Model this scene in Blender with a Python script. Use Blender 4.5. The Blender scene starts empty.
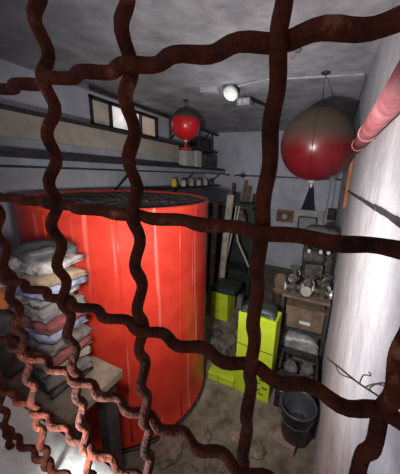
import bpy, bmesh, math, random
from mathutils import Vector, Matrix, noise
random.seed(7)
C = bpy.context.scene.collection
PI = math.pi
CZ = 1.6                                   # eye height over the floor

# ------------------------------------------------------------ camera
cam = bpy.data.cameras.new('camera'); co = bpy.data.objects.new('camera', cam); C.objects.link(co)
right = Vector((0.9126547, 0.40683262, 0.0393525))
up = Vector((-0.13849441, 0.21722284, 0.96624714))
back = right.cross(up).normalized(); up = back.cross(right).normalized()
m = Matrix((right, up, back)).transposed().to_4x4(); m.translation = Vector((0, 0, CZ))
co.matrix_world = m
cam.sensor_fit = 'AUTO'; cam.sensor_width = 36; cam.lens = 241/474*36
cam.shift_x = -22.5/474; cam.clip_start = 0.01
bpy.context.scene.camera = co

# ------------------------------------------------------------ light
w = bpy.data.worlds.new('dusk'); bpy.context.scene.world = w; w.use_nodes = True
w.node_tree.nodes['Background'].inputs[0].default_value = (0.62, 0.64, 0.74, 1)
w.node_tree.nodes['Background'].inputs[1].default_value = 0.66
def spot(name, loc, aim, energy, size, blend, radius, col):
    l = bpy.data.lights.new(name, 'SPOT'); l.energy = energy; l.spot_size = math.radians(size)
    l.spot_blend = blend; l.shadow_soft_size = radius; l.color = col
    o = bpy.data.objects.new(name, l); C.objects.link(o); o.location = loc
    o.rotation_euler = (Vector(aim)-Vector(loc)).to_track_quat('-Z', 'Y').to_euler()
    return o
spot('hand_torch', (-0.30, 0.20, CZ-0.13), (-0.50, 2.0, CZ-0.42), 86, 146, 1.0, 0.025, (1.0, 0.93, 0.88))
spot('wire_fill', (-0.26, -0.02, CZ-0.33), (-0.235, 0.14, CZ-0.335), 22, 104, 1.0, 0.03, (0.80, 0.90, 1.0))  # second light added to brighten the lower left wires and the sill
l = bpy.data.lights.new('back_fill_light', 'POINT'); l.energy = 0.6; l.shadow_soft_size = .05; l.color = (.9, .93, 1)  # fill added near the ceiling lamp to lift the back wall and ceiling
o = bpy.data.objects.new('back_fill_light', l); C.objects.link(o); o.location = (-.87, 2.02, CZ+.54)
vs = bpy.context.scene.view_settings
vs.view_transform = 'Standard'; vs.look = 'None'; vs.gamma = 1; vs.exposure = 0.0; vs.use_curve_mapping = False

# ------------------------------------------------------------ materials
def mat(name, c1, c2=None, rough=0.8, scale=6, bump=0.0, bscale=None, metal=0, c3=None, lo=0.35, hi=0.65, detail=6, emit=0):
    M = bpy.data.materials.new(name); M.use_nodes = True
    N = M.node_tree.nodes; L = M.node_tree.links; b = N['Principled BSDF']
    b.inputs['Roughness'].default_value = rough; b.inputs['Metallic'].default_value = metal
    tc = N.new('ShaderNodeTexCoord')
    if c2:
        n = N.new('ShaderNodeTexNoise'); n.inputs['Scale'].default_value = scale; n.inputs['Detail'].default_value = detail
        n.inputs['Roughness'].default_value = 0.65
        r = N.new('ShaderNodeValToRGB'); r.color_ramp.elements[0].position = lo; r.color_ramp.elements[1].position = hi
        r.color_ramp.elements[0].color = (*c1, 1); r.color_ramp.elements[1].color = (*c2, 1)
        if c3:
            e = r.color_ramp.elements.new(min(hi+0.1, 0.98)); e.color = (*c3, 1)
        L.new(tc.outputs['Object'], n.inputs['Vector']); L.new(n.outputs['Fac'], r.inputs[0]); L.new(r.outputs[0], b.inputs['Base Color'])
        if emit:
            L.new(r.outputs[0], b.inputs['Emission Color']); b.inputs['Emission Strength'].default_value = emit
    else:
        b.inputs['Base Color'].default_value = (*c1, 1)
        if emit:
            b.inputs['Emission Color'].default_value = (*c1, 1); b.inputs['Emission Strength'].default_value = emit
    if bump:
        n2 = N.new('ShaderNodeTexNoise'); n2.inputs['Scale'].default_value = bscale or scale*4; n2.inputs['Detail'].default_value = 5
        bp = N.new('ShaderNodeBump'); bp.inputs['Strength'].default_value = bump; bp.inputs['Distance'].default_value = 0.01
        L.new(tc.outputs['Object'], n2.inputs['Vector']); L.new(n2.outputs['Fac'], bp.inputs['Height']); L.new(bp.outputs[0], b.inputs['Normal'])
    return M
m_right = mat('white_plaster', (0.40, 0.40, 0.43), (0.58, 0.59, 0.63), 0.8, 5, 0.7, 18, c3=(0.72, 0.73, 0.76))
m_wall = mat('blue_white_plaster', (0.52, 0.55, 0.64), (0.74, 0.77, 0.86), 0.85, 3, 0.4, 12)
m_ceil = mat('grey_ceiling', (0.32, 0.32, 0.35), (0.60, 0.60, 0.64), 0.9, 4.5, 0.7, 16, c3=(0.74, 0.74, 0.77), lo=.35, hi=.66)
m_floor = mat('dirty_concrete', (0.09, 0.075, 0.055), (0.26, 0.235, 0.18), 0.85, 8, 0.7, 22, c3=(0.38, 0.35, 0.29))
m_sill = mat('sill_plaster', (0.60, 0.55, 0.46), (0.80, 0.76, 0.68), 0.8, 12, 0.4, 50)
m_rust = mat('rusty_wire', (0.018, 0.004, 0.002), (0.085, 0.016, 0.005), 0.8, 34, 0.7, 160, c3=(0.24, 0.09, 0.05), lo=.34, hi=.60)
m_pipe = mat('pink_red_paint', (0.33, 0.05, 0.065), (0.50, 0.24, 0.25), 0.75, 12, 0.5, 40)
m_dust = mat('dust_grey', (0.022, 0.018, 0.018), (0.085, 0.07, 0.065), 0.95, 45, 0.9, 60)
m_cream = mat('cream_board', (0.36, 0.32, 0.27), (0.50, 0.46, 0.39), 0.8, 5, 0.2)
m_black = mat('black_steel', (0.012, 0.012, 0.015), (0.05, 0.047, 0.05), 0.6, 10, 0.2)
m_bluegrey = mat('bluegrey_steel', (0.10, 0.12, 0.16), (0.17, 0.20, 0.26), 0.5, 7, 0.1)
m_steelf = mat('grey_blue_face', (0.26, 0.29, 0.36), (0.38, 0.42, 0.50), 0.5, 7, 0.1)
m_white = mat('grubby_white', (0.45, 0.45, 0.45), (0.68, 0.67, 0.64), 0.6, 9, 0.1)
m_lamp = mat('lamp_glass', (0.8, 0.78, 0.70), rough=0.25)
m_cond = mat('conduit', (0.30, 0.31, 0.34), (0.48, 0.49, 0.52), 0.5, 12)
m_neon = mat('neon_carton', (0.38, 0.52, 0.02), (0.55, 0.70, 0.03), 0.55, 5, 0.15)
m_neond = mat('carton_print', (0.03, 0.05, 0.015), (0.12, 0.18, 0.03), 0.7, 20)
m_bucket = mat('dark_bucket', (0.025, 0.028, 0.034), (0.06, 0.065, 0.075), 0.45, 9, 0.1)
m_block = mat('pink_block', (0.22, 0.15, 0.13), (0.34, 0.25, 0.22), 0.9, 16, 0.5)
m_iron = mat('grimy_iron', (0.035, 0.03, 0.027), (0.14, 0.125, 0.11), 0.6, 18, 0.6, 50, metal=.2, c3=(.42,.40,.37))
m_brass = mat('pale_metal', (0.45, 0.42, 0.37), (0.62, 0.6, 0.56), 0.35, 14, metal=.4)
m_brown = mat('brown_card', (0.09, 0.06, 0.04), (0.20, 0.14, 0.095), 0.9, 12, 0.3)
m_wood = mat('old_timber', (0.17, 0.12, 0.08), (0.34, 0.26, 0.18), 0.9, 9, 0.3)
m_plank = mat('pale_timber', (0.24, 0.20, 0.15), (0.46, 0.42, 0.34), 0.9, 9, 0.3)
m_orange = mat('orange_paint', (0.80, 0.18, 0.04), (0.9, 0.28, 0.08), 0.5, 9)
m_ochre = mat('rust_ochre', (0.30, 0.10, 0.04), (0.48, 0.20, 0.10), 0.8, 12)
m_green = mat('dark_green_metal', (0.012, 0.022, 0.018), (0.035, 0.05, 0.042), 0.5, 6)
m_cloth = mat('grey_cloth', (0.04, 0.035, 0.036), (0.17, 0.15, 0.15), 0.95, 16, 0.5)
m_blue = mat('faded_blue_paper', (0.04, 0.045, 0.09), (0.26, 0.25, 0.34), 0.9, 24, 0.2)
m_sack = mat('sack_white', (0.03, 0.027, 0.027), (0.30, 0.28, 0.27), 0.95, 22, 0.5)
m_redc = mat('dull_red_cloth', (0.06, 0.018, 0.018), (0.20, 0.05, 0.05), 0.9, 24, 0.2)
m_plastic = mat('clear_sheet', (0.16, 0.16, 0.17), (0.42, 0.42, 0.43), 0.35, 12, 0.6, 25)
m_cable = mat('dark_blue_cable', (0.02, 0.025, 0.06), (0.05, 0.06, 0.12), 0.5, 12)
m_yellow = mat('yellow_plastic', (0.75, 0.62, 0.05), rough=.5)
m_rope = mat('pale_rope', (0.30, 0.30, 0.26), (0.45, 0.45, 0.4), 0.9, 40)
m_twig = mat('dry_twig', (0.30, 0.22, 0.14), (0.42, 0.32, 0.22), 0.9, 40)
m_mud = mat('tan_mud', (0.11, 0.085, 0.06), (0.23, 0.19, 0.14), 0.9, 15, 0.5)
m_pane = mat('dusty_pane', (0.24, 0.21, 0.17), (0.38, 0.34, 0.28), 0.4, 6, 0.1, emit=0.35)
m_panel = mat('bright_pane', (0.42, 0.40, 0.42), (0.80, 0.76, 0.76), 0.4, 9, 0.1, emit=1.0)
m_paneo = mat('peach_pane', (0.50, 0.36, 0.28), (0.62, 0.48, 0.38), 0.4, 9, 0.1, emit=0.35)

m_rust.node_tree.nodes['Principled BSDF'].inputs['Specular IOR Level'].default_value = 0.15
def drum_mat():
    M = mat('red_drum_paint', (0.42, 0.022, 0.012), (0.55, 0.045, 0.024), 0.33, 5, 0.12, 8)
    N = M.node_tree.nodes; L = M.node_tree.links; b = N['Principled BSDF']
    old = b.inputs['Base Color'].links[0].from_socket
    # paler vertical streaks: noise stretched along the height
    tc = N.new('ShaderNodeTexCoord'); mp = N.new('ShaderNodeMapping'); mp.inputs['Scale'].default_value = (22, 22, 0.7)
    n = N.new('ShaderNodeTexNoise'); n.inputs['Scale'].default_value = 1.0; n.inputs['Detail'].default_value = 4
    r = N.new('ShaderNodeValToRGB'); r.color_ramp.elements[0].position = .60; r.color_ramp.elements[1].position = .76
    mx = N.new('ShaderNodeMix'); mx.data_type = 'RGBA'; mx.inputs['B'].default_value = (0.72, 0.32, 0.28, 1)
    L.new(tc.outputs['Object'], mp.inputs[0]); L.new(mp.outputs[0], n.inputs['Vector']); L.new(n.outputs['Fac'], r.inputs[0])
    L.new(r.outputs[0], mx.inputs['Factor']); L.new(old, mx.inputs['A']); L.new(mx.outputs['Result'], b.inputs['Base Color'])
    return M
m_drum = drum_mat()
def ball_mat(name, red, z0, zw):
    # red shell with settled dust on the top: a real coat, edged by noise
    M = mat(name, red, tuple(c*0.8 for c in red), 0.28, 6)
    N = M.node_tree.nodes; L = M.node_tree.links; b = N['Principled BSDF']
    old = b.inputs['Base Color'].links[0].from_socket
    tc = N.new('ShaderNodeTexCoord'); sp = N.new('ShaderNodeSeparateXYZ'); L.new(tc.outputs['Object'], sp.inputs[0])
    n = N.new('ShaderNodeTexNoise'); n.inputs['Scale'].default_value = 14; L.new(tc.outputs['Object'], n.inputs['Vector'])
    a = N.new('ShaderNodeMath'); a.operation = 'MULTIPLY_ADD'; a.inputs[1].default_value = 0.05; L.new(n.outputs['Fac'], a.inputs[0]); L.new(sp.outputs['Z'], a.inputs[2])
    mr = N.new('ShaderNodeMapRange'); mr.inputs['From Min'].default_value = z0-zw+.025; mr.inputs['From Max'].default_value = z0+zw+.025
    L.new(a.outputs[0], mr.inputs['Value'])
    mx = N.new('ShaderNodeMix'); mx.data_type = 'RGBA'; mx.inputs['B'].default_value = (0.065, 0.046, 0.032, 1)
    L.new(mr.outputs[0], mx.inputs['Factor']); L.new(old, mx.inputs['A']); L.new(mx.outputs['Result'], b.inputs['Base Color'])
    r2 = N.new('ShaderNodeMapRange'); r2.inputs['To Min'].default_value = .28; r2.inputs['To Max'].default_value = .9
    L.new(mr.outputs[0], r2.inputs['Value']); L.new(r2.outputs[0], b.inputs['Roughness'])
    return M
m_ballA = ball_mat('ball_dark_red', (0.17, 0.010, 0.014), 0.02, 0.06)
m_ballB = ball_mat('ball_bright_red', (0.70, 0.02, 0.025), 0.055, 0.02)

# ------------------------------------------------------------ helpers
def obj(name, bm, m, parent=None, smooth=False):
    me = bpy.data.meshes.new(name); bmesh.ops.recalc_face_normals(bm, faces=bm.faces)
    if smooth:
        for f in bm.faces: f.smooth = True
    bm.to_mesh(me); bm.free()
    me.materials.append(m)
    o = bpy.data.objects.new(name, me); C.objects.link(o)
    if parent: o.parent = parent
    return o
def center(o):
    """move a top-level mesh's origin to the middle of its base"""
    vs = [v.co for v in o.data.vertices]
    c = Vector(((min(v.x for v in vs)+max(v.x for v in vs))/2, (min(v.y for v in vs)+max(v.y for v in vs))/2, min(v.z for v in vs)))
    for v in o.data.vertices: v.co -= c
    o.location = c; return o
def tag(o, label, cat, group=None):
    if o.type == 'MESH' and o.location.length == 0: center(o)
    o['label'] = label; o['category'] = cat
    if group: o['group'] = group
    return o
def thing(name, label, cat, loc=(0, 0, 0), rz=0, group=None):
    o = bpy.data.objects.new(name, None); C.objects.link(o); o.location = loc; o.rotation_euler = (0, 0, rz)
    o.empty_display_size = .05
    return tag(o, label, cat, group)
def struct(name, bm, m, smooth=False):
    o = obj(name, bm, m, None, smooth); o['kind'] = 'structure'; return o
def B(): return bmesh.new()
def box(bm, x0, x1, y0, y1, z0, z1, bev=0.0, mtx=None):
    g = bmesh.ops.create_cube(bm, size=1)['verts']
    for v in g:
        v.co = Vector((x0+(v.co.x+.5)*(x1-x0), y0+(v.co.y+.5)*(y1-y0), z0+(v.co.z+.5)*(z1-z0)))
    if bev:
        es = list({e for v in g for e in v.link_edges})
        r = bmesh.ops.bevel(bm, geom=es, offset=bev, segments=2, affect='EDGES', profile=.6)
        g = list({v for f in r['faces'] for v in f.verts} | {v for v in g if v.is_valid})
    if mtx:
        for v in g: v.co = mtx @ v.co
    return g
def tube(bm, pts, r, n=10, cap=True):
    pts = [Vector(p) for p in pts]; rings = []
    rs = r if isinstance(r, (list, tuple)) else [r]*len(pts)
    t = (pts[1]-pts[0]).normalized(); ref = Vector((0, 0, 1)) if abs(t.z) < .9 else Vector((1, 0, 0))
    u = t.cross(ref).normalized()
    for i, p in enumerate(pts):
        if i == 0: t = pts[1]-pts[0]
        elif i == len(pts)-1: t = pts[-1]-pts[-2]
        else: t = (pts[i+1]-pts[i]).normalized()+(pts[i]-pts[i-1]).normalized()
        t.normalize(); u = (u-u.dot(t)*t).normalized(); v = t.cross(u)
        rings.append([bm.verts.new(p+rs[i]*(math.cos(2*PI*k/n)*u+math.sin(2*PI*k/n)*v)) for k in range(n)])
    for a, b in zip(rings, rings[1:]):
        for k in range(n): bm.faces.new((a[k], a[(k+1) % n], b[(k+1) % n], b[k]))
    if cap: bm.faces.new(rings[0]); bm.faces.new(rings[-1])
def lathe(bm, prof, n=32, c=(0, 0, 0), mtx=None):
    c = Vector(c); rings = []
    for r, z in prof:
        if r < 1e-5:
            p = Vector((0, 0, z)); p = mtx @ p if mtx else p; rings.append([bm.verts.new(p+c)])
        else:
            ring = []
            for k in range(n):
                p = Vector((r*math.cos(2*PI*k/n), r*math.sin(2*PI*k/n), z)); p = mtx @ p if mtx else p
                ring.append(bm.verts.new(p+c))
            rings.append(ring)
    for a, b in zip(rings, rings[1:]):
        for k in range(n):
            k2 = (k+1) % n
            if len(a) == 1 and len(b) == 1: break
            if len(a) == 1: bm.faces.new((a[0], b[k2], b[k]))
            elif len(b) == 1: bm.faces.new((a[k], a[k2], b[0]))
            else: bm.faces.new((a[k], a[k2], b[k2], b[k]))
def lump(bm, c, s, amp=.2, freq=3, sub=3, seed=0, flat=None):
    g = bmesh.ops.create_icosphere(bm, subdivisions=sub, radius=1)['verts']
    for v in g:
        d = v.co.copy(); k = 1+amp*noise.noise(d*freq+Vector((seed*7.3, seed*1.7, 3)))+amp*.5*noise.noise(d*freq*2.7+Vector((seed, 9, 1)))
        p = Vector((d.x*s[0], d.y*s[1], d.z*s[2]))*k
        if flat is not None: p.z = max(p.z, -flat*s[2])
        v.co = p+Vector(c)
    return g
def sag_slab(bm, x0, x1, y0, y1, z0, z1, amp=.006, f=14, seed=0, n=8):
    """a soft folded or crumpled slab"""
    fresh = bmesh.new(); bmesh.ops.create_cube(fresh, size=1)
    bmesh.ops.subdivide_edges(fresh, edges=fresh.edges[:], cuts=n, use_grid_fill=True)
    fresh.verts.index_update(); mp = {}
    for v in fresh.verts: mp[v.index] = bm.verts.new((x0+(v.co.x+.5)*(x1-x0), y0+(v.co.y+.5)*(y1-y0), z0+(v.co.z+.5)*(z1-z0)))
    vs = list(mp.values())
    for fc in fresh.faces: bm.faces.new([mp[v.index] for v in fc.verts])
    fresh.free()
    cx, cy, cz = (x0+x1)/2, (y0+y1)/2, (z0+z1)/2
    for v in vs:
        q = v.co.copy(); nn = noise.noise_vector(q*f+Vector((seed, seed*2, 0)))
        ex = abs(q.x-cx)/((x1-x0)/2); ey = abs(q.y-cy)/((y1-y0)/2)
        sh = 1-.5*max(ex, ey)**6*min(1, .06/(z1-z0))
        v.co.z = max(z0+.0005 if q.z > z0+1e-5 else z0, z0+(q.z-z0)*sh+(nn.z*amp if q.z > z0+1e-5 else 0))
        v.co.x += nn.x*amp; v.co.y += nn.y*amp
def z(a): return CZ+a

# ------------------------------------------------------------ room shell
XL, XR, YB, H = -2.2, 0.125, 4.2, CZ+0.7
def wall(name, x0, x1, y0, y1, z0, z1, m):
    bm = B(); box(bm, x0, x1, y0, y1, z0, z1); return struct(name, bm, m)
wall('floor', XL-.2, XR+.2, -.0, YB+.2, -.2, 0, m_floor)
wall('ceiling', XL-.2, XR+.2, -.0, YB+.2, H, H+.2, m_ceil)
wall('wall_right', XR, XR+.2, .0, YB+.2, 0, H, m_right)
wall('wall_back', XL-.2, XR, YB, YB+.2, 0, H, m_wall)
WY0, WY1, WZ0, WZ1 = 1.78, 2.78, z(.41), z(.67)       # vent window in the left wall
bm = B(); box(bm, XL-.2, XL, .0, WY0, 0, H); box(bm, XL-.2, XL, WY1, YB, 0, H)
box(bm, XL-.2, XL, WY0, WY1, 0, WZ0); box(bm, XL-.2, XL, WY0, WY1, WZ1, H); struct('wall_left', bm, m_wall)
OX0, SZ = -1.25, z(-.46)
bm = B(); box(bm, XL, OX0, .06, .185, 0, H); box(bm, OX0, XR, .06, .185, 0, SZ-.02)
struct('wall_front', bm, m_wall)
bm = B(); box(bm, OX0, XR, .0, .19, SZ-.02, SZ, .004); struct('trim_1', bm, m_sill)
# vent window
bm = B()
for a in [(WY0, WY0+.03), (WY1-.03, WY1), (2.02, 2.04), (2.46, 2.48)]: box(bm, XL-.05, XL+.012, a[0], a[1], WZ0, WZ1)
box(bm, XL-.05, XL+.012, WY0, WY1, WZ0, WZ0+.02); box(bm, XL-.05, XL+.012, WY0, WY1, WZ1-.03, WZ1)
wf = struct('window_1', bm, m_black)
for y0, y1, mm in [(WY0+.03, 2.02, m_pane), (2.04, 2.46, m_panel), (2.48, WY1-.03, m_paneo)]:
    bm = B(); box(bm, XL-.03, XL-.022, y0, y1, WZ0+.02, WZ1-.03); obj('pane', bm, mm, wf)

# ------------------------------------------------------------ rusty crimped grille in the opening
GY, P, R = 0.14, 0.0994, 0.0047
gr = thing('window_grille', 'rusty brown crimped wire grille filling the opening in the foreground', 'grille', (0, GY, SZ))
AMP = 0.0037
def crimp(s, s0, sign):        # s position along the wire, s0 a crossing; 2.5 waves per cell
    return sign*AMP*math.cos(2*PI*2.5*(s-s0)/P)
X0, Z0 = -0.0345, -0.0335      # a crossing (third wire up, near the middle)
for i in range(-9, 3):
    x = X0+P*i
    if x < OX0 or x > XR-.01: continue
    pts = []; n = 230; lo, hi = -.46, .698
    ph = random.uniform(-.15, .15)
    for k in range(n+1):
        s = lo+(hi-lo)*k/n
        sg = -1 if True else 1
        sign = 1 if i % 2 == 0 else -1
        wob = .0014*noise.noise(Vector((s*9, i*3.1, 0)))
        lean = .016*min(1, max(0, (s+.05)/.1)) if i == -2 else 0
        if i == 1: lean = -.0185-.010*min(1, max(0, (-.12-s)/.1))
        pts.append((x+wob+lean, crimp(s+.001*ph, Z0, sign), s+.46))
    bm = B(); tube(bm, pts, [R*(1+.13*noise.noise(Vector((i*5., p[2]*60, 0)))) for p in pts], 12)
    obj('vertical_wire', bm, m_rust, gr, True)
for j in range(-4, 8):
    zz = Z0+P*j
    if zz > .69: continue
    pts = []; n = 270; lo, hi = OX0, XR-.001
    sign = -1 if j % 2 == 0 else 1
    for k in range(n+1):
        s = lo+(hi-lo)*k/n
        wob = .0014*noise.noise(Vector((s*9, j*4.7, 5)))
        pts.append((s, crimp(s, X0, sign), zz+wob+.46))
    bm = B(); tube(bm, pts, [R*(1+.13*noise.noise(Vector((j*3., p[0]*60, 7)))) for p in pts], 12)
    obj('horizontal_wire', bm, m_rust, gr, True)
# dry twig caught in the grille
bm = B()
def stem(pts, r):
    pts = [Vector((p[0], p[1], z(p[2]))) for p in pts]; q = []
    for k in range(len(pts)-1):
        p0, p1, p2, p3 = pts[max(k-1, 0)], pts[k], pts[k+1], pts[min(k+2, len(pts)-1)]
        for t_ in range(4):
            t = t_/4; q.append(.5*((2*p1)+(p2-p0)*t+(2*p0-5*p1+4*p2-p3)*t*t+(3*p1-p0-3*p2+p3)*t**3))
    q.append(pts[-1]); tube(bm, q, r, 6)
stem([(.0125, .150, -.1135), (.022, .150, -.1185), (.032, .149, -.1235), (.044, .148, -.1275)], .0006)
stem([(.018, .150, -.1165), (.021, .147, -.1195), (.0265, .146, -.1195), (.030, .149, -.1225)], .0004)
stem([(.033, .149, -.1240), (.034, .149, -.1170), (.0375, .148, -.1150), (.036, .147, -.1120)], .0004)
stem([(.036, .149, -.1255), (.040, .148, -.1200), (.045, .148, -.1190), (.047, .149, -.1230)], .0004)
stem([(.040, .149, -.1265), (.038, .146, -.1220), (.042, .146, -.1165), (.049, .149, -.1170)], .0004)
tag(obj('dry_twig', bm, m_twig), 'thin dry twig caught on the rusty wire at lower right', 'twig')

# ------------------------------------------------------------ big red drum
DX, DY, DR, DT = -1.22, 1.18, .545, z(-.17)
dr = thing('red_drum', 'big red painted cylindrical tank standing on the floor', 'drum', (DX, DY, 0))
bm = B()
prof = [(0, 0), (DR-.01, 0), (DR, .012), (DR, .03), (DR+.004, .034), (DR+.004, .05), (DR, .054)]
prof += [(DR, .054+k*(DT-.09)/10) for k in range(1, 11)]
prof += [(DR+.004, DT-.025), (DR+.006, DT-.010), (DR+.002, DT), (DR-.012, DT), (DR-.014, DT-.03), (0, DT-.03)]
lathe(bm, prof, 96); obj('shell', bm, m_drum, dr, True)
for a in (-118, -82, -48, -15, 60, 150):                   # welded seams down the side
    bm = B(); a = math.radians(a)
    tube(bm, [(math.cos(a)*(DR+.0005), math.sin(a)*(DR+.0005), .06+k*(DT-.1)/6) for k in range(7)], .004, 6)
    obj('seam', bm, m_drum, dr, True)
bm = B(); tube(bm, [(math.cos(t*PI/40)*(DR+.008), math.sin(t*PI/40)*(DR+.008), .018) for t in range(81)], .009, 8)
obj('base_ring', bm, m_black, dr, True)
bm = B(); n = 70                                           # crusted dusty cover
vv = {}
for i in range(n+1):
    for j in range(n+1):
        x = (i/n*2-1)*(DR-.014); y = (j/n*2-1)*(DR-.014)
        r = math.hypot(x, y)
        if r <= DR-.014:
            q = Vector((x*11, y*11, 0)); h = .008+.014*abs(noise.noise(q*1.6))+.012*abs(noise.noise(q*4))
            vv[i, j] = bm.verts.new((x, y, DT-.026+h))
for i in range(n):
    for j in range(n):
        k = [(i, j), (i+1, j), (i+1, j+1), (i, j+1)]
        if all(q in vv for q in k): bm.faces.new([vv[q] for q in k])
obj('dusty_cover', bm, m_dust, dr, False)

# ------------------------------------------------------------ long rack on the left wall
rk = thing('wall_rack', 'long dark steel rack with cream board running along the left wall', 'rack', (XL, 0, z(-.05)))
def rp(name, m, *bxs):
    bm = B()
    for b in bxs: box(bm, b[0]-XL, b[1]-XL, b[2], b[3], b[4]+.05, b[5]+.05, .002)
    return obj(name, bm, m, rk)
rp('upper_shelf', m_black, (-2.2, -1.88, .3, 3.98, .325, .355))
rp('board', m_cream, (-1.905, -1.885, .3, 2.80, .17, .325))
rp('lower_shelf', m_black, (-2.2, -1.80, .3, 4.15, .045, .078))
rp('face', m_steelf, (-1.812, -1.80, .3, 4.15, .0, .045))
rp('lip', m_black, (-1.812, -1.79, .3, 4.15, -.015, .0))
def bar(name, p, q, r=.012, m=m_black, par=rk):
    bm = B(); o = Vector((XL, 0, -.05)); tube(bm, [Vector(p)-o, Vector(q)-o], r, 6); return obj(name, bm, m, par)
for y in (2.62, 2.95, 3.35, 3.75):
    bar('post', (-1.89, y, .35), (-1.89, y, .62))
bar('rail', (-1.89, 1.55, .63), (-1.89, 3.98, .62), .018)
for y in (2.62, 3.35):
    bar('brace', (-1.89, y, .37), (-1.89, y+.31, .61), .01)
for y in (.7, 1.9, 3.1, 4.0):
    bar('bracket', (-2.18, y, -.30), (-1.84, y, -.012), .012)

def carton(name, label, x, y, zb, sx, sy, sz, rz, m, cat='box', group=None, flap=True):
    t = thing(name, label, cat, (x, y, zb), rz, group)
    bm = B(); box(bm, -sx/2, sx/2, -sy/2, sy/2, 0, sz, .004); obj('body', bm, m, t)
    if flap:
        bm = B(); box(bm, -sx/2-.003, sx/2+.003, -sy/2-.003, sy/2+.003, sz, sz+.012, .003); obj('lid', bm, m, t)
    return t
carton('white_box', 'upright white box on the rack right under the small red ball', -1.90, 3.0, z(.073), .12, .19, .20, .03, m_white)
carton('white_box', 'narrower white box just beyond the small red ball', -1.90, 3.27, z(.073), .12, .14, .22, -.03, m_white)
carton('black_case', 'black case at the far end of the upper rack shelf', -1.99, 3.62, z(.356), .17, .42, .16, 0, m_black, 'case')
carton('grey_case', 'dark grey case at the far end of the lower rack shelf', -1.93, 3.70, z(.073), .16, .36, .20, 0, m_iron, 'case')

# row of small bits hanging under the rack
for i, (y, mm, lb) in enumerate([(2.75, m_yellow, 'yellow plastic cup in the row of jars under the rack'), (2.98, m_white, 'white jar just right of the yellow cup'),
        (3.2, m_cond, 'grey jar in the middle of the row below the rack'), (3.42, m_white, 'white jar third from the yellow cup'),
        (3.64, m_white, 'white jar fourth from the yellow cup'), (3.86, m_iron, 'dark jar at the far end of the row')]):
    t = thing('jar', lb, 'jar', (-1.93, y, z(-.20)), 0, 'jars on the ledge under the rack')
    bm = B(); lathe(bm, [(0, 0), (.035, 0), (.040, .01), (.038, .07), (.028, .085), (.028, .09), (0, .09)], 16); obj('body', bm, mm, t, True)
    bm = B(); lathe(bm, [(0, .09), (.031, .09), (.031, .108), (0, .108)], 16); obj('lid', bm, m_black if i % 2 else mm, t)
bm = B(); box(bm, -2.2, -1.86, 2.4, 4.1, z(-.225), z(-.20), .003)
bmesh.ops.translate(bm, vec=(-XL, 0, -z(-.05)), verts=bm.verts[:]); obj('ledge', bm, m_black, rk)

# ------------------------------------------------------------ hanging extinguisher balls
def ball(label, loc, r, m, top, strap):
    t = thing('extinguisher_ball', label, 'fire extinguisher', loc)
    bm = B(); lathe(bm, [(r*math.sin(PI*k/40), -r*math.cos(PI*k/40)) for k in range(41)], 64); obj('shell', bm, m, t, True)
    bm = B(); lathe(bm, [(0, -r-.05), (.008, -r-.05), (.012, -r-.03), (.012, -r-.02), (r*.12, -r-.012), (r*.15, -r+.01), (0, -r+.01)], 20)
    obj('nozzle', bm, m_brass, t, True)
    bm = B(); lathe(bm, [(0, r-.01), (r*.16, r-.012), (r*.12, r+.012), (.004, r+.014), (.002, top-.01), (.03, top-.008), (.03, top), (0, top)], 16)
    obj('hanging_rod', bm, m_black, t, True)
    if strap:
        bm = B(); a = 1.35
        for sgn in (1,):
            pts = [(math.cos(-PI/2-.02)*(r+.001)*math.sin(PI*k/40), math.sin(-PI/2-.02)*(r+.001)*math.sin(PI*k/40), -(r+.001)*math.cos(PI*k/40)) for k in range(1, 40)]
            tube(bm, pts, .0035, 6)
        obj('seam', bm, m, t, True)
    return t
ball('large dark red hanging ball with dusty brown top beside the right wall', (-.145, 2.0, z(.228)), .257, m_ballA, .471, True)
sb = ball('small bright red ball hanging over the rack on the left', (-1.46, 2.3, z(.467)), .148, m_ballB, .232, False)
bm = B(); lathe(bm, [(0, -.245), (.014, -.245), (.062, -.237), (.068, -.230), (.062, -.223), (.014, -.215), (.012, -.15), (0, -.15)], 24); obj('deflector', bm, m_drum, sb, True)

# ------------------------------------------------------------ ceiling fittings
t = thing('ceiling_lamp', 'round white bulkhead lamp with metal rim on the ceiling', 'lamp', (-.87, 2.09, H))
tilt = Matrix.Rotation(math.radians(-40), 4, 'X')
bm = B(); box(bm, -.05, .05, -.05, .05, -.03, -.001, .004); obj('base', bm, m_black, t)
bm = B(); lathe(bm, [(0, .0), (.045, .0), (.062, -.04), (.066, -.055), (.05, -.062), (.048, -.05)], 24, (0, -.005, -.02), tilt); obj('rim', bm, m_white, t, True)
bm = B(); lathe(bm, [(.047, -.05), (.03, -.062), (0, -.068)], 24, (0, -.005, -.02), tilt); obj('glass', bm, m_lamp, t, True)
carton('junction_box', 'pale flat junction box left of the ceiling lamp', -1.06, 2.05, H-.045, .15, .09, .044, .1, m_cond, 'electrical box', flap=False)
t = thing('security_camera', 'small grey camera with a dark arm just beyond the lamp', 'camera', (-.84, 2.32, H))
bm = B(); box(bm, -.06, .06, -.04, .06, -.09, -.03, .006); obj('housing', bm, m_cond, t)
bm = B(); lathe(bm, [(0, 0), (.016, 0), (.016, .012), (0, .014)], 16, (-.025, -.04, -.06), Matrix.Rotation(PI/2, 4, 'X')); lathe(bm, [(0, 0), (.016, 0), (.016, .012), (0, .014)], 16, (.025, -.04, -.06), Matrix.Rotation(PI/2, 4, 'X')); obj('lens', bm, m_white, t)
bm = B(); tube(bm, [(0, 0, 0), (0, .0, -.03)], .012, 8); tube(bm, [(.05, .0, -.03), (.12, .35, -.012), (.18, .75, -.02)], .016, 8); obj('arm', bm, m_black, t)
bm = B(); tube(bm, [(-.80, 2.04, H-.011), (-.55, 1.98, H-.011), (.09, 2.08, H-.011), (.105, 2.12, H-.011), (.105, 4.19, H-.011)], .010, 8)
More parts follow.
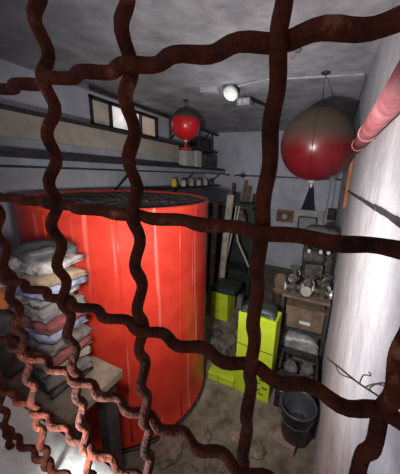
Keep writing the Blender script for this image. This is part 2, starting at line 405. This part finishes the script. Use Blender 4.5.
tag(obj('conduit', bm, m_cond), 'thin grey conduit crossing the ceiling to the right corner', 'conduit')
bm = B(); tube(bm, [(-.285, 1.50, H), (-.285, 1.50, H-.05), (-.27, 1.50, H-.075), (-.285, 1.50, H-.095), (-.30, 1.50, H-.08)], .005, 6)
tag(obj('ceiling_hook', bm, m_wood), 'small empty hook on the ceiling behind a wire', 'hook')

# ------------------------------------------------------------ right wall fittings
bm = B(); tube(bm, [(.094, .30, z(.167)), (.094, 1.0, z(.167)), (.094, 1.68, z(.167))], .0285, 20)
o = obj('pipe', bm, m_pipe, None, True)
tag(o, 'thick faded pink red pipe along the top of the right wall', 'pipe')
for y in (1.1, 1.45):
    bm = B(); lathe(bm, [(.0287, -.012), (.0325, -.012), (.0325, .012), (.0287, .012)], 20, Vector((.094, y, z(.167)))-o.location, Matrix.Rotation(PI/2, 4, 'X')); obj('collar', bm, m_pipe, o)
bm = B()
for k in range(30):
    y0 = .30+k*.09; zz = z(-.075-.012*k/10)
    box(bm, .115+random.uniform(-.002, .002), .126, y0, y0+.088, zz, zz+.009+random.uniform(-.002, .002), .001)
tag(obj('wall_batten', bm, m_black), 'thin black chipped batten running along the right wall', 'batten')
bm = B(); box(bm, .10, .124, 2.12, 2.24, z(-.22), z(.16), .003)
tag(obj('wooden_strip', bm, m_ochre), 'short orange brown strip on the right wall past the pipe', 'strip')

# ------------------------------------------------------------ back wall: pipe, meters, cables
o = thing('water_pipe', 'thin horizontal pipe with valves along the back wall', 'pipe', (-.8, YB-.03, z(-.02)))
bm = B(); tube(bm, [(-1.0, 0, 0), (.92, 0, 0)], .014, 10); obj('tube', bm, m_bluegrey, o, True)
for x, mm in ((-.86, m_lamp), (-.66, m_black), (-.15, m_black), (.42, m_cond), (.80, m_white)):
    bm = B(); lathe(bm, [(0, -.04), (.026, -.04), (.03, 0), (.026, .04), (0, .04)], 12, (x, 0, 0), Matrix.Rotation(PI/2, 4, 'Y'))
    tube(bm, [(x, 0, -.01), (x, -.01, .07)], .008, 6); tube(bm, [(x, 0, .01), (x, 0, -.07)], .009, 6); obj('valve', bm, mm, o)
t = thing('meter_box', 'small dusty yellowish meter box on the back wall', 'electrical box', (-.66, YB, z(-.76)))
bm = B(); box(bm, -.14, .14, -.07, 0, 0, .20, .006); obj('case', bm, m_ochre, t)
bm = B(); box(bm, -.11, .11, -.078, -.07, .03, .17, .004); obj('cover', bm, m_mud, t)
bm = B(); lathe(bm, [(0, 0), (.045, 0), (.045, .012), (0, .012)], 20, (0, -.078, .10), Matrix.Rotation(PI/2, 4, 'X')); obj('dial', bm, m_white, t)
t = thing('fuse_box', 'grey fuse box with white frame in the middle of the back wall group', 'electrical box', (-.27, YB, z(-.90)))
bm = B(); box(bm, -.22, .22, -.09, 0, 0, .38, .008); obj('case', bm, m_white, t)
bm = B(); box(bm, -.16, .14, -.10, -.09, .04, .28, .02); obj('door', bm, m_iron, t)
bm = B(); box(bm, -.14, .12, -.108, -.10, .06, .26, .015); obj('window', bm, m_cond, t)
t = thing('switch_box', 'narrow white switch box nearest the right wall corner', 'electrical box', (.0, YB, z(-.86)))
bm = B(); box(bm, -.0, .12, -.09, 0, 0, .22, .006); obj('case', bm, m_white, t)
bm = B(); box(bm, -.0, .12, -.11, 0, .22, .40, .02); obj('hood', bm, m_black, t)
bm = B()
for k in range(9):
    a = (k-4)/4; tube(bm, [(-.30+a*.015, YB-.05, z(-.10)), (-.29+a*.03, YB-.06, z(-.2)), (-.30+a*.07, YB-.05, z(-.40)), (-.30+a*.10, YB-.04, z(-.52))], .012, 6)
tag(obj('cable_bundle', bm, m_cable), 'dark blue cables fanning down into the fuse box', 'cables')
bm = B(); tube(bm, [(-.02, YB-.02, z(-.05)), (-.03, YB-.02, z(-.55))], .008, 6); tube(bm, [(.05, YB-.02, z(-.05)), (.05, YB-.02, z(-.46))], .008, 6)
tag(obj('thin_cable', bm, m_cond), 'thin grey cables down the wall beside the fuse box', 'cables')

# ------------------------------------------------------------ dark locker with ropes, planks behind the drum
t = thing('dark_locker', 'dark green open locker standing behind the red tank', 'cabinet', (-1.10, 2.75, 0))
bm = B(); box(bm, -.30, .30, .33, .35, 0, 1.22); box(bm, -.30, -.28, 0, .33, 0, 1.22); box(bm, .28, .30, 0, .33, 0, 1.22); box(bm, -.30, .30, 0, .35, 1.20, 1.22); obj('case', bm, m_green, t)
for zz in (.02, .36): bm = B(); box(bm, -.28, .28, .01, .33, zz, zz+.02); obj('shelf', bm, m_green, t)
bm = B(); box(bm, -.28, -.05, .005, .02, .4, 1.19); obj('door', bm, m_black, t)
def rope(label, pts, r, m=m_rope, nm='rope'):
    bm = B(); tube(bm, pts, r, 6); return tag(obj(nm, bm, m), label, 'rope')
rope('straight pale rope hanging down the dark locker', [(-1.02, 2.745, 1.228), (-1.03, 2.70, 1.0), (-1.06, 2.70, .8), (-1.10, 2.70, .55)], .010)
rope('pale rope curving right across the dark locker front', [(-.98, 2.745, 1.228), (-1.0, 2.70, 1.0), (-.96, 2.69, .8), (-.86, 2.69, .62), (-.80, 2.69, .5)], .012)
bm = B()
g = lump(bm, (-1.0, 2.86, 1.02), (.08, .05, .16), .3, 3, 3, 4); tag(obj('hanging_rag', bm, m_cloth, None, True), 'grey rag hanging inside the dark locker', 'rag')
for i, (x, tx, ln, mm, lb) in enumerate([(-1.46, .05, 1.53, m_wood, 'tallest brown plank leaning on the back wall'), (-1.56, -.03, 1.47, m_brown, 'dark brown plank left of the tallest leaning plank'),
                                         (-1.36, .04, 1.44, m_wood, 'brown plank right of the tallest leaning plank'), (-1.24, .03, 1.30, m_iron, 'short grey stick right of the leaning planks')]):
    bm = B(); box(bm, -.035+.0*i, .035, -.012, .012, 0, ln, .002, Matrix.Rotation(-.2, 4, 'X') @ Matrix.Rotation(tx, 4, 'Y'))
    o = obj('plank', bm, mm); o.location = (x, 3.85, .005); tag(o, lb, 'plank', 'planks leaning on the back wall')

for x, tx, ln, wd, mm, lb in [(-1.12, .03, 1.36, .04, m_plank, 'pale wide plank leaning on the front of the dark locker'), (-1.24, -.02, 1.25, .03, m_wood, 'narrow brown plank leaning on the dark locker')]:
    bm = B(); box(bm, -wd, wd, -.012, .012, 0, ln, .002, Matrix.Rotation(-.10, 4, 'X') @ Matrix.Rotation(tx, 4, 'Y'))
    o = obj('plank', bm, mm); o.location = (x, 2.55, .005); tag(o, lb, 'plank', 'planks leaning on the locker')

# ------------------------------------------------------------ neon green cartons
def neon(label, x, y, zb, sx, sy, sz, rz, print_=True):
    t = thing('neon_carton', label, 'carton', (x, y, zb), rz, 'neon green cartons')
    bm = B(); box(bm, -sx/2, sx/2, -sy/2, sy/2, 0, sz, .006); obj('body', bm, m_neon, t)
    bm = B(); box(bm, -sx/2-.002, sx/2+.002, -sy/2-.002, -sy/2+.002, sz*.62, sz*.63); obj('fold_line', bm, m_neond, t)
    bm = B(); box(bm, -sx*.1, -sx*.08, -sy/2-.002, -sy/2+.002, 0.01, sz*.99); obj('fold_line', bm, m_neond, t)
    if print_:
        random.seed(int(abs(x)*100))
        for k in range(7):
            w_ = random.uniform(.02, .05); xx = random.uniform(0, sx*.4-w_/2); zz = sz*(.08+.045*k)
            bm = B(); box(bm, xx, xx+w_, -sy/2-.003, -sy/2+.001, zz, zz+.012); obj('print', bm, m_neond, t)
    return t
neon('tall upright neon green carton with dark print right of centre', -.335, 1.50, 0, .27, .15, .67, -.06)
neon('flat neon green carton lying on the floor beside the tank', -.59, 1.53, 0, .22, .20, .07, .02, False)
neon('neon green carton on the floor before the dark locker', -.96, 2.32, 0, .20, .24, .16, .02, False)
neon('neon green carton stacked on the one before the locker', -.96, 2.32, .162, .20, .24, .16, -.02, False)
carton('grey_lid_tray', 'flat grey tray on top of the stacked neon cartons', -.94, 2.34, .324, .28, .26, .06, 0, m_green, 'tray', flap=False)
bm = B(); sag_slab(bm, -.46, -.22, 1.44, 1.565, .672, .73, .014, 16, 3); tag(obj('dark_sack', bm, m_green, None, True), 'crumpled dark sack on the tall neon carton', 'sack')
bm = B(); box(bm, -.72, -.67, 2.1, 2.16, 0, .40, .004); tag(obj('grey_post', bm, m_cloth), 'short grey post next to the stacked neon cartons', 'post')
rub = [(-.78, 1.72, .05, m_cloth, 'grey rubble lump nearest the tank behind the flat neon carton'), (-.62, 1.76, .055, m_iron, 'dark iron scrap behind the flat neon carton'),
       (-.70, 1.90, .06, m_mud, 'brown clod halfway between the flat and the stacked neon cartons'), (-.55, 1.93, .05, m_cloth, 'grey rubble lump behind the tall neon carton'),
       (-.86, 1.95, .05, m_iron, 'dark scrap by the tank before the stacked neon cartons'), (-.66, 2.06, .05, m_mud, 'brown clod next to the grey post')]
for i, (x, y, s, mm, l_) in enumerate(rub):
    bm = B(); lump(bm, (0, 0, 0), (s*1.1, s, s*.8), .4, 2.5, 3, i, .6); o = obj('rubble', bm, mm); o.location = (x, y, s*.5); tag(o, l_, 'rubble', 'rubble between the neon cartons')

# ------------------------------------------------------------ shelf rack by the right wall with machine parts
RX0, RX1, RY0, RY1 = -.225, .10, 1.76, 2.12
t = thing('steel_shelf', 'low rusty steel shelf against the right wall', 'shelf', ((RX0+RX1)/2, (RY0+RY1)/2, 0))
ox, oy = (RX0+RX1)/2, (RY0+RY1)/2
for x in (RX0, RX1):
    for y in (RY0, RY1):
        bm = B(); box(bm, x-ox-.012, x-ox+.012, y-oy-.012, y-oy+.012, 0, .699, .002); obj('upright', bm, m_black, t)
for zz in (.20, .42, .70): bm = B(); box(bm, RX0-ox-.01, RX1-ox+.01, RY0-oy-.01, RY1-oy+.01, zz, zz+.02, .002); obj('shelf_plate', bm, m_brown if zz > .6 else m_black, t)

def valve(label, x, y, zb, s, rz, mm=m_iron):
    t = thing('pipe_valve', label, 'valve', (x, y, zb), rz, 'pipe valves on the steel shelf')
    bm = B(); lathe(bm, [(0, 0), (.03*s, 0), (.03*s, .008*s), (.018*s, .012*s), (.024*s, .04*s), (.018*s, .065*s), (.012*s, .07*s), (.010*s, .1*s), (0, .1*s)], 18)
    tube(bm, [(-.055*s, 0, .038*s), (.055*s, 0, .038*s)], .016*s, 14); obj('body', bm, mm, t, False)
    for e in (-1, 1):
        bm = B(); lathe(bm, [(0, -.006*s), (.028*s, -.006*s), (.028*s, .006*s), (0, .006*s)], 18, (e*.055*s, 0, .038*s), Matrix.Rotation(PI/2, 4, 'Y')); obj('flange', bm, m_brass, t)
    bm = B(); k = 16; tube(bm, [(.032*s*math.cos(2*PI*i/k), .032*s*math.sin(2*PI*i/k), .1*s) for i in range(k+1)], .004*s, 6)
    tube(bm, [(-.032*s, 0, .1*s), (.032*s, 0, .1*s)], .003*s, 6); tube(bm, [(0, -.032*s, .1*s), (0, .032*s, .1*s)], .003*s, 6); obj('handwheel', bm, mm, t)
    return t
lb = ['at the front left corner', 'at the front right corner', 'at the back left corner', 'in the middle of the heap', 'at the back right corner']
for (x, y, s, rz, l_) in [(-.165, 1.81, 1.2, .3, lb[0]), (.045, 1.82, 1.2, -.2, lb[1]), (-.185, 2.03, 1.3, 1.5, lb[2]), (-.06, 1.84, 1.4, 1.5, lb[3]), (.07, 1.97, 1.2, 1.6, lb[4])]:
    valve('grimy iron valve '+l_+' on top of the shelf', x, y, .722, s, rz)
t = thing('small_motor', 'grimy pump motor with pale fittings stacked over the valves', 'motor', (-.05, 2.06, .90), .25)
bm = B(); lathe(bm, [(0, -.09), (.04, -.09), (.050, -.07), (.050, .05), (.04, .07), (.012, .085), (.012, .13), (0, .13)], 24, (0, 0, .062), Matrix.Rotation(PI/2, 4, 'Y')); obj('housing', bm, m_iron, t, False)
for k in range(6):
    bm = B(); lathe(bm, [(.048, -.004), (.058, -.004), (.058, .004), (.048, .004)], 24, (-.06+.022*k, 0, .062), Matrix.Rotation(PI/2, 4, 'Y')); obj('fin', bm, m_iron, t)
for x in (-.06, .03, .09):
    bm = B(); lump(bm, (x, -.055, .12), (.016, .016, .02), .1, 2, 2, x*30); obj('fitting', bm, m_white, t, True)
bm = B(); tube(bm, [(-.05, 0, .12), (-.09, -.02, .19), (-.04, -.03, .21), (.02, 0, .2)], .010, 8); obj('hose', bm, m_black, t, True)
bm = B(); box(bm, -.07, .07, -.04, .04, -.178, -.0, .004); obj('base', bm, m_iron, t)
bm = B(); sag_slab(bm, -.15, .11, 2.15, 2.24, .001, 1.20, .02, 9, 2, 10); tag(obj('black_coat', bm, m_black, None, True), 'black cloth hanging behind the heap of valves', 'cloth')
t = carton('brown_box', 'brown cardboard box with white label on the middle shelf', -.06, 1.90, .442, .28, .26, .17, .04, m_brown)
bm = B(); box(bm, -.03, .05, -.133, -.1305, .05, .075); obj('label', bm, m_white, t)
bm = B(); sag_slab(bm, -.21, .08, 1.80, 2.08, .22, .34, .02, 12, 5, 10); tag(obj('plastic_sheet', bm, m_plastic, None, True), 'crumpled grey plastic sheeting on the lowest shelf', 'plastic sheet')
t = thing('round_pot', 'dark round pot left of the brown box on a stand', 'pot', (-.30, 2.02, .0))
bm = B(); lathe(bm, [(0, 0), (.05, 0), (.05, .6), (.055, .60), (.055, .62), (.04, .64), (.05, .66), (.055, .72), (.035, .77), (0, .775)], 20); obj('body', bm, m_brown, t, True)

# black crate with round lumps in front of the shelf
t = thing('black_crate', 'black slotted crate on the floor in front of the shelf', 'crate', (-.04, 1.56, 0), 0.03)
bm = B()
for (a, b, c, d) in [(-.13, .13, -.13, -.115), (-.13, .13, .115, .13), (-.13, -.115, -.13, .13), (.115, .13, -.13, .13)]:
    for zz in (.0, .09, .18, .27): box(bm, a, b, c, d, zz, zz+.045)
for x in (-.13, .115):
    for y in (-.13, .115): box(bm, x, x+.015, y, y+.015, 0, .315)
box(bm, -.13, .13, -.13, .13, 0, .012); obj('body', bm, m_black, t)
for k in range(4):
    bm = B(); lump(bm, (-.09+.05*k, -.134, .16), (.014, .012, .014), .1, 2, 2, k); obj('rivet', bm, m_white, t, True)
for x, y, s, l_ in [(-.09, 1.53, .05, 'round pale lump in the left of the black crate'), (.02, 1.57, .048, 'round pale lump in the right of the black crate')]:
    bm = B(); lump(bm, (0, 0, 0), (s, s, s), .1, 2, 3, 8); o = obj('round_lump', bm, m_cloth, None, True); o.location = (x, y, .275); tag(o, l_, 'ball')
    bm = B(); box(bm, -.045, .045, -.045, .045, -.263, -s+.004); obj('stand', bm, m_cloth, o)

# bucket on blocks
for i, (x, y, zb, a, l_) in enumerate([(-.03, 1.36, .0, .1, 'pink brick under the back of the black bucket'), (-.05, 1.19, .0, -.12, 'pink brick under the front of the black bucket'),
                                        (-.045, 1.37, .066, .0, 'pink brick stacked right behind the bucket')]):
    if i == 2: x, y = -.04, 1.395
    bm = B(); box(bm, -.06, .07, -.035 if i == 2 else -.045, .02 if i == 2 else .045, 0, .065 if i < 2 else .20, .005); o = obj('brick', bm, m_block); o.location = (x, y, zb); o.rotation_euler = (0, 0, a); tag(o, l_, 'brick', 'bricks around the bucket')
t = thing('black_bucket', 'black round bucket standing on pink bricks by the right wall', 'bucket', (-.002, 1.235, .067))
bm = B(); lathe(bm, [(0, 0), (.072, 0), (.076, .004), (.098, .22), (.106, .222), (.107, .236), (.101, .238), (.094, .225), (.072, .012), (0, .010)], 40); obj('body', bm, m_bucket, t, True)
bm = B(); tube(bm, [(-.106, 0, .215), (-.10, -.05, .19), (-.06, -.098, .17), (0, -.115, .165), (.06, -.098, .17), (.09, -.05, .19), (.095, 0, .215)], .003, 6); obj('handle', bm, m_bucket, t, True)
bm = B(); lump(bm, (.01, 0, .09), (.06, .055, .05), .3, 3, 3, 3); o = obj('bucket_rag', bm, m_bucket, None, True); o.location = (-.002, 1.235, .06); tag(o, 'dark rag lying inside the black bucket', 'rag')
for v in o.data.vertices: v.co.z += 0

# floor debris near the front
pos = [(-.54, 1.00, .07, m_mud, 'large tan mud covered stone nearest the tank foot'), (-.66, .84, .075, m_mud, 'largest tan stone, in front of the tank foot'),
       (-.38, .90, .06, m_floor, 'grey concrete lump in the middle of the floor near the front'), (-.33, 1.10, .035, m_block, 'small pinkish brick piece on the open floor'),
       (-.22, .94, .05, m_block, 'pinkish broken brick piece left of the upright wire foot'), (-.45, 1.20, .03, m_floor, 'small grey lump before the flat neon carton'),
       (-.19, 1.08, .045, m_floor, 'grey concrete lump left of the bucket bricks'), (-.50, .80, .05, m_floor, 'grey lump between the tan stones and the middle of the floor'),
       (-.10, .88, .04, m_mud, 'tan stone closest to the right wall')]
for i, (x, y, s, mm, l_) in enumerate(pos):
    bm = B(); lump(bm, (0, 0, 0), (s*1.1, s, s*.6), .4, 2.2, 3, i+20, .7); o = obj('stone', bm, mm); o.location = (x, y, s*.4); o.rotation_euler = (0, 0, i); tag(o, l_, 'stone', 'stones and lumps on the floor')

# ------------------------------------------------------------ workbench and piles at the left, under the sill
t = thing('work_table', 'dark old work table with tan top left of the tank', 'table', (-1.0, .38, 0))
bm = B(); box(bm, -.55, .37, -.05, .17, .83, .865, .004); obj('top', bm, m_mud, t)
for x in (-.5, .30):
    for y in (-.03, .10): bm = B(); box(bm, x, x+.05, y, y+.05, 0, .83, .003); obj('leg', bm, m_black, t)
bm = B(); box(bm, -.5, .34, -.02, .14, .2, .22); obj('lower_shelf', bm, m_black, t)
random.seed(3)
zz = .866
pile = [('black', m_black, .035), ('grey', m_cloth, .045), ('tan', m_mud, .03), ('dull red', m_redc, .035), ('dark grey', m_iron, .03),
        ('bluish', m_blue, .035), ('worn red', m_redc, .03), ('mottled grey', m_cloth, .04), ('pale', m_sack, .025), ('faded blue', m_blue, .03), ('brown', m_brown, .035), ('crumpled white', m_sack, .03), ('blackish', m_black, .03)]
for i, (nm_, mm, h) in enumerate(pile):
    dx = random.uniform(-.018, .012); wd = random.uniform(-.02, .012)
    bm = B(); sag_slab(bm, -.10, .062+wd, -.08, .06, 0, h, .011, 26, i, 10)
    o = obj('folded_sack', bm, mm, None, True); o.location = (-.775+dx, .44, zz); o.rotation_euler = (0, 0, random.uniform(-.25, .2))
    up_ = pile[i+1][0] if i < 12 else None; dn = pile[i-1][0] if i else None
    tag(o, '%s folded sack in the pile, %s' % (nm_, 'lying straight on the table top' if not dn else ('at the very top' if not up_ else 'between the %s and the %s one' % (dn, up_))), 'sack', 'folded sacks in the pile')
    zz += h+.006
zz = .866
for i, (h, mm, l_) in enumerate([(.13, m_iron, 'dark grey bundle at the bottom of the far left pile'), (.10, m_cloth, 'grey bundle above the bottom of the far left pile')]):
    bm = B(); sag_slab(bm, -.13, .11, -.09, .09, 0, h, .012, 12, i+30); o = obj('cloth_bundle', bm, mm, None, True); o.location = (-1.06, .43, zz); tag(o, l_, 'bundle', 'bundles on the far left'); zz += h+.016
t = thing('orange_tin', 'orange paint tin on the bundles at the far left', 'tin', (-.98, .40, zz))
bm = B(); lathe(bm, [(0, 0), (.04, 0), (.04, .07), (.042, .072), (.042, .078), (0, .078)], 24); obj('body', bm, m_orange, t)
bm = B(); lathe(bm, [(0, .078), (.034, .078), (.034, .083), (0, .083)], 24); obj('lid', bm, m_cond, t)
bm = B(); sag_slab(bm, -1.24, -1.04, .34, .50, zz+.006, zz+.16, .015, 12, 44); tag(obj('blue_bag', bm, m_blue, None, True), 'bluish crumpled bag beside the orange tin', 'bag')

# ------------------------------------------------------------ small pieces hang under the part that carries them
for child, owner in (('seam', 'shell'), ('nozzle', 'shell'), ('window', 'door'), ('label', 'body'), ('rivet', 'body'), ('handwheel', 'body'), ('flange', 'body'),
                     ('lens', 'housing'), ('glass', 'rim'), ('print', 'body'), ('fold_line', 'body'), ('fin', 'housing'), ('fitting', 'housing'), ('dial', 'cover')):
    for o in list(C.objects):
        if o.name.split('.')[0] == child and o.parent and not o.parent.parent and o.parent.type == 'EMPTY':
            for q in o.parent.children:
                if q.name.split('.')[0] == owner:
                    o.parent = q; break
